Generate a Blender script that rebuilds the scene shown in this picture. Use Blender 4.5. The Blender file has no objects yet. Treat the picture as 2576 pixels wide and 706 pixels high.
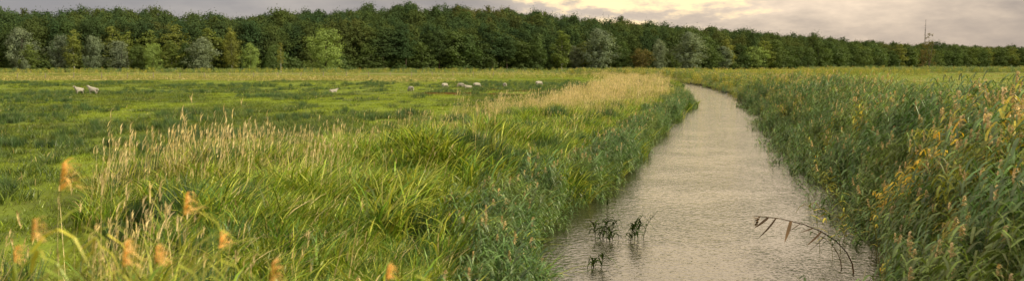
import bpy, math, random
import numpy as np
from mathutils import Vector, Matrix

R = random.Random(7)
NR = np.random.default_rng(7)
scene = bpy.context.scene
COL = scene.collection

# ------------------------------------------------------------------ helpers
def link(o):
    COL.objects.link(o); return o

def mk_mesh(name, V, F, mats, M=None, smooth=False):
    me = bpy.data.meshes.new(name)
    me.from_pydata([tuple(v) for v in V], [], [tuple(f) for f in F])
    for m in mats: me.materials.append(m)
    if M is not None and len(M) == len(me.polygons):
        me.polygons.foreach_set("material_index", np.array(M, dtype=np.int32))
    if smooth:
        me.polygons.foreach_set("use_smooth", np.ones(len(me.polygons), dtype=bool))
    me.update()
    return me

def smooth01(t):
    t = np.clip(t, 0, 1); return t*t*(3-2*t)

def vnoise(x, y, scale, seed=0):
    x = np.asarray(x, dtype=float)/scale + seed*17.13; y = np.asarray(y, dtype=float)/scale + seed*7.77
    xi = np.floor(x); yi = np.floor(y); fx = x-xi; fy = y-yi
    fx = fx*fx*(3-2*fx); fy = fy*fy*(3-2*fy)
    def h(a, b):
        v = np.sin(a*127.1+b*311.7+seed*74.7)*43758.5453
        return v-np.floor(v)
    a = h(xi, yi); b = h(xi+1, yi); c = h(xi, yi+1); d = h(xi+1, yi+1)
    return (a*(1-fx)+b*fx)*(1-fy)+(c*(1-fx)+d*fx)*fy

# ------------------------------------------------------------------ river + terrain
RY = np.array([-60, 0, 6, 10, 14, 17, 21, 28, 35, 50, 66, 90, 115, 140, 165, 185, 205, 230, 260, 300, 340, 420, 3000.])
RL = np.array([-4, -2.4, -1.9, -1.4, -0.7, -0.3, 0.2, 1.5, 3.9, 8.0, 11.8, 17.0, 22.0, 27, 30.5, 31.5, 30.5, 27, 21, 12, 6, 0, 0.])
RW = np.array([5, 4.6, 5.1, 5.9, 7.0, 7.8, 8.5, 9.1, 8.5, 7.1, 6.8, 6.9, 6.8, 5.6, 5.0, 5.0, 5.0, 5, 5, 4, 3, 0.2, 0.2])
_fy = np.arange(-60, 3000, 1.0)
_k = np.exp(-0.5*(np.arange(-8, 9)/2.5)**2); _k /= _k.sum()
def _sm(a):
    p = np.pad(a, 8, mode='edge'); return np.convolve(p, _k, mode='valid')
_fl = _sm(np.interp(_fy, RY, RL)); _fw = _sm(np.interp(_fy, RY, RW))
def xL(y):
    y = np.asarray(y, float)
    return np.interp(y, _fy, _fl) + 1.1*(vnoise(y, 0*y, 2.6, 3)-0.5) + 1.7*(vnoise(y, 0*y, 8, 4)-0.5)
def xR(y):
    y = np.asarray(y, float)
    return np.interp(y, _fy, _fl+_fw) + 0.9*(vnoise(y, 0*y, 2.4, 5)-0.5) + 1.7*(vnoise(y, 0*y, 7, 6)-0.5)

FX = np.array([-900, -230, -120, -70, 0, 75, 118, 165, 255, 323, 400, 480, 1200.])
FYv = np.array([330, 350, 368, 395, 430, 460, 500, 540, 640, 690, 740, 760, 900.])
HX = np.array([-900, -230, -177, -141, -123, -70, -30, 3, 36, 74, 118, 165, 255, 323, 400, 1200.])
HZ = np.array([5, 5, 8, 3.5, 7.0, 11, 12.5, 12.5, 8.5, 6, 4.5, 3, 1, -0.5, -1.5, -1.5])
def front(x): return np.interp(x, FX, FYv)
def ground(x, y):
    x = np.asarray(x, float); y = np.asarray(y, float)
    d = np.maximum(xL(y)-x, x-xR(y))
    z = np.where(d > 0, -0.78 + 0.78*smooth01((d+0.1)/1.7), -0.78 - 0.7*smooth01(-d/1.2))
    land = smooth01((d-1.0)/2.5)
    z = z + land*(0.20*(vnoise(x, y, 2.3, 11)-0.5) + 0.14*(vnoise(x, y, 0.9, 12)-0.5)+0.3*(vnoise(x, y, 14, 13)-0.5))*smooth01((260-y)/150)
    hill = np.interp(x, HX, HZ)*smooth01((y-front(x)-8)/75)
    dl = xL(y)-x   # hummocky mound of the bank
    z = z + land*np.exp(-((dl-4.5)/3.5)**2)*(0.10+0.65*vnoise(x, y, 2.8, 14))*smooth01((90-y)/50)
    return z+hill

def axis(n0, step, grow, mx):
    a = [0.0]; s = step
    while a[-1] < mx:
        if a[-1] > n0: s *= grow
        a.append(a[-1]+s)
    return np.array(a)
sp = axis(24, 0.38, 1.11, 2600)
S = np.concatenate([-sp[::-1][:-1], sp])
ya = axis(85, 0.45, 1.035, 2900) - 8
Yv = np.concatenate([[-60, -40, -25, -15], ya])
gy, gs = np.meshgrid(Yv, S, indexing='ij')
cx = np.interp(gy, _fy, _fl+_fw*0.5)
cx = cx*np.clip((900-gy)/500, 0, 1)
gx = gs+cx
gz = ground(gx, gy)
ny, nx = gx.shape
V = np.stack([gx, gy, gz], -1).reshape(-1, 3)
idx = np.arange(ny*nx).reshape(ny, nx)
Fq = np.stack([idx[:-1, :-1], idx[:-1, 1:], idx[1:, 1:], idx[1:, :-1]], -1).reshape(-1, 4)

# ------------------------------------------------------------------ material helpers
def new_mat(name):
    m = bpy.data.materials.new(name); m.use_nodes = True
    nt = m.node_tree; nt.nodes.clear()
    return m, nt, nt.nodes, nt.links

def N(nt, t, **kw):
    n = nt.nodes.new(t)
    for k, v in kw.items(): setattr(n, k, v)
    return n

def mixc(nt, fac, a, b, blend='MIX'):
    n = nt.nodes.new('ShaderNodeMix'); n.data_type = 'RGBA'; n.blend_type = blend
    for sock, val in ((n.inputs[0], fac), (n.inputs[6], a), (n.inputs[7], b)):
        if isinstance(val, (int, float)): sock.default_value = val
        elif isinstance(val, tuple): sock.default_value = (*val[:3], 1)
        else: nt.links.new(val, sock)
    return n.outputs[2]

def mathn(nt, op, a, b=0.0, c=None, clamp=False):
    n = nt.nodes.new('ShaderNodeMath'); n.operation = op; n.use_clamp = clamp
    vals = [a, b] + ([c] if c is not None else [])
    for i, v in enumerate(vals):
        if isinstance(v, (int, float)): n.inputs[i].default_value = v
        else: nt.links.new(v, n.inputs[i])
    return n.outputs[0]

def ramp(nt, fac, lo, hi, o0=0.0, o1=1.0):
    n = nt.nodes.new('ShaderNodeMapRange'); n.clamp = True; n.interpolation_type = 'SMOOTHSTEP'
    nt.links.new(fac, n.inputs[0]); n.inputs[1].default_value = lo; n.inputs[2].default_value = hi
    n.inputs[3].default_value = o0; n.inputs[4].default_value = o1
    return n.outputs[0]

def noise(nt, vec, scale, detail=3, rough=0.6):
    n = nt.nodes.new('ShaderNodeTexNoise'); n.inputs['Scale'].default_value = scale
    n.inputs['Detail'].default_value = detail; n.inputs['Roughness'].default_value = rough
    if vec is not None: nt.links.new(vec, n.inputs['Vector'])
    return n.outputs['Fac']

def grey(nt, s):
    c = nt.nodes.new('ShaderNodeCombineXYZ')
    for i in range(3): nt.links.new(s, c.inputs[i])
    return c.outputs[0]

def foliage(name, c1, c2, c3=None, trans=0.35, gloss=0.03, wscale=0.5, dark=0.55, oscale=None, isl=0.35, gain=1.0):
    """leaf material: per-plant random hue, per-blade value, world-space patches"""
    m, nt, nd, lk = new_mat(name)
    c1 = tuple(v*gain for v in c1); c2 = tuple(v*gain for v in c2); c3 = tuple(v*gain for v in c3) if c3 else None
    oi = N(nt, 'ShaderNodeObjectInfo'); geo = N(nt, 'ShaderNodeNewGeometry')
    col = mixc(nt, oi.outputs['Random'], c1, c2)
    nz = noise(nt, geo.outputs['Position'], wscale, 3)
    if c3 is not None:
        col = mixc(nt, ramp(nt, nz, 0.48, 0.66), col, c3)
    n2 = noise(nt, geo.outputs['Position'], oscale if oscale else wscale*5, 3)
    k = ramp(nt, n2, 0.3, 0.7)
    col = mixc(nt, k, mixc(nt, 1.0, col, (dark, dark, dark*1.05), 'MULTIPLY'), mixc(nt, 1.0, col, (1.15, 1.12, 1.0), 'MULTIPLY'))
    col = mixc(nt, 1.0, col, grey(nt, ramp(nt, geo.outputs['Random Per Island'], 0, 1, 1-isl, 1+isl)), 'MULTIPLY')
    d = N(nt, 'ShaderNodeBsdfDiffuse'); t = N(nt, 'ShaderNodeBsdfTranslucent'); g = N(nt, 'ShaderNodeBsdfGlossy')
    g.inputs['Roughness'].default_value = 0.42
    g.inputs['Color'].default_value = (1, 1, 0.8, 1)
    lk.new(col, d.inputs['Color']); lk.new(mixc(nt, 1.0, col, (1.2, 1.15, 0.6), 'MULTIPLY'), t.inputs['Color'])
    m1 = N(nt, 'ShaderNodeMixShader'); m1.inputs[0].default_value = trans
    lk.new(d.outputs[0], m1.inputs[1]); lk.new(t.outputs[0], m1.inputs[2])
    m2 = N(nt, 'ShaderNodeMixShader'); m2.inputs[0].default_value = gloss
    lk.new(m1.outputs[0], m2.inputs[1]); lk.new(g.outputs[0], m2.inputs[2])
    o = N(nt, 'ShaderNodeOutputMaterial'); lk.new(m2.outputs[0], o.inputs[0])
    return m

def solid(name, c1, c2, scale=8, rough=0.8, metal=0.0, stretch=None):
    m, nt, nd, lk = new_mat(name)
    tc = N(nt, 'ShaderNodeTexCoord'); v = tc.outputs['Object']
    if stretch:
        mp = N(nt, 'ShaderNodeMapping'); mp.inputs['Scale'].default_value = stretch
        lk.new(v, mp.inputs[0]); v = mp.outputs[0]
    nz = noise(nt, v, scale, 4)
    col = mixc(nt, ramp(nt, nz, 0.35, 0.65), c1, c2)
    p = N(nt, 'ShaderNodeBsdfPrincipled'); lk.new(col, p.inputs['Base Color'])
    p.inputs['Roughness'].default_value = rough; p.inputs['Metallic'].default_value = metal
    b = N(nt, 'ShaderNodeBump'); b.inputs['Strength'].default_value = 0.4; b.inputs['Distance'].default_value = 0.02
    lk.new(nz, b.inputs['Height']); lk.new(b.outputs[0], p.inputs['Normal'])
    o = N(nt, 'ShaderNodeOutputMaterial'); lk.new(p.outputs[0], o.inputs[0])
    return m

# ------------------------------------------------------------------ ground
def ground_mat():
    m, nt, nd, lk = new_mat("meadow_soil_and_turf")
    geo = N(nt, 'ShaderNodeNewGeometry'); pos = geo.outputs['Position']
    at = N(nt, 'ShaderNodeAttribute', attribute_name='zone')
    sep = N(nt, 'ShaderNodeSeparateColor'); lk.new(at.outputs['Color'], sep.inputs[0])
    n1 = noise(nt, pos, 0.12, 4); n2 = noise(nt, pos, 0.7, 5); n3 = noise(nt, pos, 6.0, 4)
    mp = N(nt, 'ShaderNodeMapping'); mp.inputs['Scale'].default_value = (0.35, 1.0, 1.0); lk.new(pos, mp.inputs[0])
    n4 = noise(nt, mp.outputs[0], 0.22, 6, 0.65)
    g = mixc(nt, ramp(nt, n2, 0.35, 0.65), (0.066, 0.105, 0.014), (0.125, 0.168, 0.020))
    g = mixc(nt, ramp(nt, n4, 0.42, 0.62), g, (0.080, 0.095, 0.022))
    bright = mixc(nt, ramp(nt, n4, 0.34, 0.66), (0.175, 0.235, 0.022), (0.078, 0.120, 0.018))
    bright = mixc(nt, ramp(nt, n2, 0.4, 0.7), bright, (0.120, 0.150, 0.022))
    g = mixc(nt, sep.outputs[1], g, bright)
    straw = mixc(nt, ramp(nt, n4, 0.42, 0.66), (0.27, 0.21, 0.11), (0.17, 0.165, 0.065))
    g = mixc(nt, mathn(nt, 'MULTIPLY', sep.outputs[0], ramp(nt, n1, 0.1, 0.35)), g, straw)
    g = mixc(nt, mathn(nt, 'MULTIPLY', sep.outputs[2], ramp(nt, n2, 0.4, 0.55)), g, (0.15, 0.05, 0.02))
    g = mixc(nt, mathn(nt, 'MULTIPLY', ramp(nt, n3, 0.45, 0.75), 0.45), g, (0.055, 0.055, 0.02))
    px = N(nt, 'ShaderNodeSeparateXYZ'); lk.new(pos, px.inputs[0])
    mud = ramp(nt, px.outputs[2], -0.25, -0.55)
    g = mixc(nt, mud, g, (0.022, 0.024, 0.012))
    p = N(nt, 'ShaderNodeBsdfPrincipled'); lk.new(g, p.inputs['Base Color']); p.inputs['Roughness'].default_value = 0.95
    p.inputs['Specular IOR Level'].default_value = 0.1
    b = N(nt, 'ShaderNodeBump'); b.inputs['Strength'].default_value = 0.8; b.inputs['Distance'].default_value = 0.14
    lk.new(mathn(nt, 'ADD', n2, mathn(nt, 'MULTIPLY', n3, 0.4)), b.inputs['Height']); lk.new(b.outputs[0], p.inputs['Normal'])
    o = N(nt, 'ShaderNodeOutputMaterial'); lk.new(p.outputs[0], o.inputs[0])
    return m

def straw_zone(x, y):
    n = vnoise(x, y, 25, 21)
    return smooth01((y-166-24*n+0.35*np.clip(x+80, 0, 200))/18)*smooth01((255-y)/20)*smooth01((-x+0)/40)
me = mk_mesh("ground", V, Fq, [ground_mat()], smooth=True)
x_, y_ = V[:, 0], V[:, 1]
left = (x_ < xL(y_))
nzz = vnoise(x_, y_, 25, 21)
straw = np.where(left, straw_zone(x_, y_), 0)
straw = np.maximum(straw, 0.3*smooth01((y_-262)/30)*smooth01((nzz)/0.5))
straw = np.where((~left) & (y_ < 400), 0.35*smooth01((y_-60)/80)*(0.2+0.9*vnoise(x_, y_, 18, 8)), straw)
bright = np.where(left, 0.9*smooth01((y_-95)/30), 0.9)*smooth01((420-y_)/80)  # sunlit mid-distance meadow put into the ground colour as brighter green
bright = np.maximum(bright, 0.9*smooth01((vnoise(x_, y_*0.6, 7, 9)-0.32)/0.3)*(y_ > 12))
red = np.exp(-((x_+5)/7)**2-((y_-99)/2.2)**2)+np.exp(-((x_-0.5)/4)**2-((y_-112)/2)**2)
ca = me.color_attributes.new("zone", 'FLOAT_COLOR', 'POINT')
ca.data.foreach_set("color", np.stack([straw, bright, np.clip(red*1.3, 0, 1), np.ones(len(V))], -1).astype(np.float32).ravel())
g = link(bpy.data.objects.new("ground", me)); g["kind"] = "structure"; g["label"] = "flat green pasture with a wooded rise behind it"; g["category"] = "ground"

# ------------------------------------------------------------------ water
def water_mat():
    m, nt, nd, lk = new_mat("rippled_river_water")
    geo = N(nt, 'ShaderNodeNewGeometry')
    mp = N(nt, 'ShaderNodeMapping'); mp.inputs['Scale'].default_value = (1.0, 1.0, 1.0); mp.inputs['Rotation'].default_value = (0, 0, 0.2)
    lk.new(geo.outputs['Position'], mp.inputs[0])
    a = noise(nt, mp.outputs[0], 7.0, 2, 0.55); b2 = noise(nt, mp.outputs[0], 2.2, 2, 0.5)
    calm = noise(nt, mp.outputs[0], 0.3, 3, 0.6)
    h = mathn(nt, 'MULTIPLY', mathn(nt, 'ADD', a, mathn(nt, 'MULTIPLY', b2, 0.5)), mathn(nt, 'ADD', 0.6, ramp(nt, calm, 0.38, 0.62, 0, 0.5)))
    p = N(nt, 'ShaderNodeBsdfPrincipled')
    p.inputs['Base Color'].default_value = (0.030, 0.032, 0.018, 1); p.inputs['Roughness'].default_value = 0.02
    p.inputs['IOR'].default_value = 1.55
    bm = N(nt, 'ShaderNodeBump'); bm.inputs['Strength'].default_value = 1.0; bm.inputs['Distance'].default_value = 0.034
    lk.new(h, bm.inputs['Height']); lk.new(bm.outputs[0], p.inputs['Normal'])
    o = N(nt, 'ShaderNodeOutputMaterial'); lk.new(p.outputs[0], o.inputs[0])
    return m
wy = np.arange(-50, 400, 1.0)
wl = np.interp(wy, _fy, _fl)-2.1; wr = np.interp(wy, _fy, _fl+_fw)+2.0
WV = []; WF = []
for i in range(len(wy)):
    WV += [(wl[i], wy[i], -0.7), (wr[i], wy[i], -0.7)]
    if i: WF.append((2*i-2, 2*i-1, 2*i+1, 2*i))
w = link(bpy.data.objects.new("water", mk_mesh("water", WV, WF, [water_mat()]))); w["kind"] = "structure"
w["label"] = "narrow rippled river reflecting the pale evening clouds"; w["category"] = "river"

# ------------------------------------------------------------------ blades and plants
def blade(V, F, M, p0, d, h, reach, w, mi, n=4, droop=0.25, tw=None, pw=1.7):
    tw = R.uniform(-1.2, 1.2) if tw is None else tw
    sx, sy = -d[1], d[0]
    c, s = math.cos(tw), math.sin(tw)
    sx, sy = sx*c-sy*s, sx*s+sy*c
    b = len(V)
    for i in range(n+1):
        t = i/n
        q = reach*t**pw
        x = p0[0]+d[0]*q; y = p0[1]+d[1]*q; z = p0[2]+h*(t-droop*t**3)
        ww = 0.5*w*(1-t**2.2)*(0.6+0.8*min(t*3, 1)*0.5)
        if i == n: V.append((x, y, z))
        else:
            V.append((x-sx*ww, y-sy*ww, z)); V.append((x+sx*ww, y+sy*ww, z))
    for i in range(n):
        a = b+2*i
        if i == n-1: F.append((a, a+1, a+2))
        else: F.append((a, a+1, a+3, a+2))
        M.append(mi)

def rdir(bias=0.0):
    a = R.uniform(0, 2*math.pi); x = math.cos(a)+bias; y = math.sin(a)
    l = math.hypot(x, y) or 1
    return (x/l, y/l)

def clump_lush(nb=85, rad=0.36, h=(0.5, 1.0), w=0.014, bias=0.7, reach=(0.35, 0.95), droop=0.4, mi=0, straw=0.0, lite=0.0):
    V, F, M = [], [], []
    for _ in range(nb):
        a = R.uniform(0, 6.28); r = rad*math.sqrt(R.random())
        hh = R.uniform(*h); d = rdir(bias); q = R.random()
        blade(V, F, M, (r*math.cos(a), r*math.sin(a), -0.05), d, hh, hh*R.uniform(*reach), w*R.uniform(0.7, 1.3),
              1 if q < straw else (2 if q < straw+lite else mi), 5, droop*R.uniform(0.5, 1.3))
    return V, F, M

def clump_stems(ns=16, rad=0.4, h=(0.9, 1.35), w=0.006, heads=True):
    V, F, M = [], [], []
    for _ in range(ns):
        a = R.uniform(0, 6.28); r = rad*math.sqrt(R.random()); hh = R.uniform(*h); d = rdir(1.2)
        p0 = (r*math.cos(a), r*math.sin(a), 0)
        rc = hh*R.uniform(0.08, 0.35)
        blade(V, F, M, p0, d, hh, rc, w, 1, 4, 0.05)
        if heads:
            tp = (p0[0]+d[0]*rc*0.86, p0[1]+d[1]*rc*0.86, hh*0.86)
            for k in range(4):
                blade(V, F, M, (tp[0], tp[1], tp[2]+0.03*k), rdir(1.5), R.uniform(0.07, 0.13), R.uniform(0.03, 0.08), 0.018, 1, 2, 0.1)
    return V, F, M

def merge(*parts):
    V, F, M = [], [], []
    for v, f, m in parts:
        o = len(V); V += v; F += [tuple(i+o for i in q) for q in f]; M += m
    return V, F, M

def reed(V, F, M, base, h, d, lean, nleaf, leafL=0.45, plume=0.0, leafW=0.026, st=0, lf=1, pl=2, wind=(1, 0.0), stem_w=0.011, up=1.0, t0=0.22, drop=0.35, fat=1.0, lreach=0.75, npl=18, vary=0.0, alt=None, altp=0.0):
    def P(t):
        q = lean*h*t**2.0
        return (base[0]+d[0]*q, base[1]+d[1]*q, base[2]+h*(t-drop*lean*t**3))
    n = 7
    for ang in (0.0, 1.57):
        b = len(V)
        for i in range(n+1):
            p = P(i/n); ww = 0.5*stem_w*(1-0.6*i/n); cx_, sy_ = math.cos(ang)*ww, math.sin(ang)*ww
            V.append((p[0]-cx_, p[1]-sy_, p[2])); V.append((p[0]+cx_, p[1]+sy_, p[2]))
        for i in range(n):
            a = b+2*i; F.append((a, a+1, a+3, a+2)); M.append(st)
    if lean > 0.9:   # a strongly bent stem also needs vertical thickness
        b = len(V)
        for i in range(n+1):
            p = P(i/n); ww = 0.5*stem_w*(1-0.6*i/n)
            V.append((p[0], p[1], p[2]-ww)); V.append((p[0], p[1], p[2]+ww))
        for i in range(n):
            a = b+2*i; F.append((a, a+1, a+3, a+2)); M.append(st)
    for i in range(nleaf):
        t = t0+(0.97-t0)*(i+R.random()*0.6)/nleaf
        p = P(t); side = 1 if i % 2 else -1
        a = R.uniform(-0.9, 0.9)
        dx, dy = wind[0]*1.0+side*0.7*math.cos(a), wind[1]+side*0.7*math.sin(a)+R.uniform(-.3, .3)
        l = math.hypot(dx, dy) or 1; dd = (dx/l, dy/l)
        L = leafL*R.uniform(0.7-vary, 1.2)*(1.0-0.3*abs(t-0.6))
        blade(V, F, M, p, dd, L*up*R.uniform(0.5-vary, 1.1), L*lreach*R.uniform(1-vary, 1+vary), leafW*R.uniform(0.8, 1.2), alt if (alt is not None and R.random() < altp) else lf, 4, R.uniform(0.6, 1.6) if up > 0 else 0.1, R.uniform(-0.8, 0.8), 1.1)
    if plume > 0:
        tp = P(0.97); us_ = 1 if up > 0 else -0.7
        for k in range(npl):
            f = k/npl; pz = tp[2]+plume*0.75*f*us_
            dd = rdir(1.3)
            if wind[0] < 0: dd = (-dd[0], dd[1])
            blade(V, F, M, (tp[0]+0.12*plume*f*(1 if wind[0] > 0 else -2), tp[1], pz), dd, plume*R.uniform(0.15, 0.4)*us_, fat*plume*R.uniform(0.12, 0.42)*(1.1-0.7*f), plume*0.16*18/npl, pl, 3, R.uniform(0.3, 1.4), None, 1.2)

def reed_clump(n=6, rad=0.35, h=(1.9, 2.6), plume_p=0.4, nleaf=12, leafL=0.52, leafW=0.055, lean=(0.03, 0.25), fat=1.3, altp=0.0):
    V, F, M = [], [], []
    for _ in range(n):
        a = R.uniform(0, 6.28); r = rad*math.sqrt(R.random())
        reed(V, F, M, (r*math.cos(a), r*math.sin(a), -0.05), R.uniform(*h), rdir(0.9), R.uniform(*lean), nleaf, leafL,
             R.uniform(0.22, 0.34) if R.random() < plume_p else 0, leafW, fat=fat, alt=3 if altp else None, altp=altp)
    return V, F, M

# materials
GN_ = 1.3
M_lush = foliage("lush_bank_grass_blades", (0.085, 0.168, 0.012), (0.15, 0.222, 0.016), (0.060, 0.135, 0.026), wscale=0.45, dark=0.52, isl=0.5, gain=1.38)
M_lite = foliage("yellow_green_grass_blades", (0.25, 0.30, 0.036), (0.34, 0.36, 0.065), None, wscale=0.45, dark=0.7, gain=GN_)
M_pale = foliage("pale_dry_grass_blades", (0.17, 0.21, 0.040), (0.25, 0.25, 0.07), (0.13, 0.19, 0.030), wscale=0.5, dark=0.55, isl=0.5, gain=GN_)
M_straw = foliage("straw_stems", (0.54, 0.44, 0.21), (0.66, 0.54, 0.30), None, trans=0.25, wscale=0.6, dark=0.7)
M_rush = foliage("blue_green_rush_blades", (0.044, 0.094, 0.034), (0.075, 0.135, 0.042), (0.046, 0.09, 0.024), wscale=0.4, gain=GN_)
M_tuss = foliage("tussock_blades", (0.055, 0.098, 0.022), (0.088, 0.132, 0.026), (0.058, 0.095, 0.018), wscale=0.3, gain=GN_)
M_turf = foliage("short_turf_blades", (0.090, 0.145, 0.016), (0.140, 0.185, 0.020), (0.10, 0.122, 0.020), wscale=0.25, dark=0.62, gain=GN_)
M_turfb = foliage("turf_blades_painted_sunlit", (0.165, 0.235, 0.018), (0.205, 0.255, 0.026), (0.12, 0.18, 0.016), wscale=0.25, dark=0.65, gain=GN_)  # brighter copy of the turf material, sunlight put into its colour
M_stem = foliage("reed_stems", (0.18, 0.20, 0.05), (0.28, 0.26, 0.08), None, trans=0.1)
M_rleaf = foliage("reed_leaves_teal", (0.056, 0.130, 0.044), (0.092, 0.172, 0.052), (0.12, 0.182, 0.036), wscale=0.3, gloss=0.05, gain=1.55, dark=0.5, isl=0.5)
M_rgold = foliage("reed_leaves_golden", (0.15, 0.215, 0.026), (0.33, 0.29, 0.04), (0.12, 0.19, 0.028), wscale=0.6, gloss=0.04, gain=1.5, dark=0.5, isl=0.5)
M_rorange = foliage("reed_leaves_orange", (0.72, 0.42, 0.03), (0.62, 0.48, 0.05), None, trans=0.4)
M_plume = foliage("reed_plumes", (0.54, 0.43, 0.23), (0.68, 0.55, 0.32), None, trans=0.3, gloss=0.0, dark=0.75)
M_oplume = foliage("golden_tan_reed_plumes", (0.80, 0.53, 0.19), (0.88, 0.62, 0.26), None, trans=0.45, gloss=0.0, dark=0.85)
M_dead = foliage("withered_reed", (0.11, 0.065, 0.030), (0.16, 0.10, 0.042), None, trans=0.1)
M_dgreen = foliage("dark_water_reed", (0.032, 0.062, 0.016), (0.055, 0.085, 0.022), None, trans=0.1, gloss=0.0)
M_red = foliage("red_sorrel_blades", (0.20, 0.05, 0.02), (0.16, 0.07, 0.02), None, wscale=0.5)

def src(name, vfm, mats):
    o = bpy.data.objects.new(name, mk_mesh(name, vfm[0], vfm[1], mats, vfm[2])); return o

lush = [src("grass_clump_a%d" % i, clump_lush(88, 0.32, (0.5, 1.1), 0.024, 0.8, (0.2, 0.9), 0.35, straw=0.05, lite=0.22), [M_lush, M_straw, M_lite]) for i in range(6)]
lushf = [src("grass_clump_b%d" % i, clump_lush(70, 0.45, (0.5, 0.95), 0.032, 0.8, (0.3, 0.9), 0.35, straw=0.05, lite=0.22), [M_lush, M_straw, M_lite]) for i in range(3)]
broad = [src("broad_blade_clump%d" % i, clump_lush(48, 0.3, (0.7, 1.25), 0.038, 0.9, (0.3, 0.95), 0.45, lite=0.35), [M_lush, M_straw, M_lite]) for i in range(3)]
pale = [src("pale_clump%d" % i, merge(clump_lush(66, 0.36, (0.45, 0.95), 0.021, 0.9, (0.3, 0.85), 0.3, 0, 0.08, 0.25), clump_stems(4, w=0.009)), [M_pale, M_straw, M_lite]) for i in range(3)]
strawc = [src("straw_clump%d" % i, merge(clump_lush(50, 0.36, (0.4, 0.85), 0.022, 0.7, (0.2, 0.7), 0.2, 0, 0.25, 0.25), clump_stems(11, 0.4, (0.8, 1.3), 0.009)), [M_pale, M_straw, M_lite]) for i in range(3)]
rush = [src("rush_clump%d" % i, clump_lush(110, 0.26, (0.4, 0.8), 0.018, 0.2, (0.05, 0.55), 0.1), [M_rush]) for i in range(3)]
rushl = [src("tussock_clump%d" % i, clump_lush(90, 0.45, (0.16, 0.46), 0.022, 0.4, (0.3, 1.0), 0.2, 0, 0.02, 0.15), [M_tuss, M_straw, M_turf]) for i in range(3)]
turf = [src("turf_clump%d" % i, clump_lush(80, 0.6, (0.07, 0.24), 0.02, 0.5, (0.3, 0.9), 0.3), [M_turf]) for i in range(2)]
turfb = [src("bright_turf_clump%d" % i, clump_lush(80, 0.6, (0.05, 0.18), 0.02, 0.5, (0.3, 0.9), 0.3), [M_turfb]) for i in range(2)]
dryt = [src("dry_turf_clump%d" % i, clump_lush(60, 0.6, (0.1, 0.30), 0.03, 0.5, (0.3, 0.8), 0.2, 0, 0.15), [M_pale, M_straw]) for i in range(2)]
redc = [src("red_clump", clump_lush(60, 0.6, (0.1, 0.3), 0.02, 0.2, (0.1, 0.5), 0.1), [M_red])]
reedg = [src("reed_clump_g%d" % i, reed_clump(7, plume_p=0.14, leafW=0.058, nleaf=12, leafL=0.6), [M_stem, M_rleaf, M_plume]) for i in range(4)]
reedy = [src("reed_clump_y%d" % i, reed_clump(plume_p=0.5, leafW=0.064, leafL=0.58, fat=1.4, altp=0.05), [M_stem, M_rgold, M_plume, M_rorange]) for i in range(4)]
reedo = [src("reed_clump_o%d" % i, reed_clump(6, 0.5, plume_p=0.1, h=(1.6, 2.3), leafW=0.065, altp=0.6), [M_stem, M_rgold, M_plume, M_rorange]) for i in range(2)]
reedf = [src("reed_clump_f%d" % i, reed_clump(9, 0.7, plume_p=0.4, nleaf=7, leafW=0.10, h=(1.7, 2.4)), [M_stem, mm, M_plume]) for i, mm in enumerate((M_rleaf, M_rgold, M_rgold))]
reeds_small = [src("reed_sprig%d" % i, reed_clump(4, 0.3, h=(0.6, 1.2), plume_p=0.0, nleaf=8, leafL=0.35, leafW=0.04, lean=(0.1, 0.6)), [M_stem, M_rleaf, M_plume]) for i in range(2)]

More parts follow.
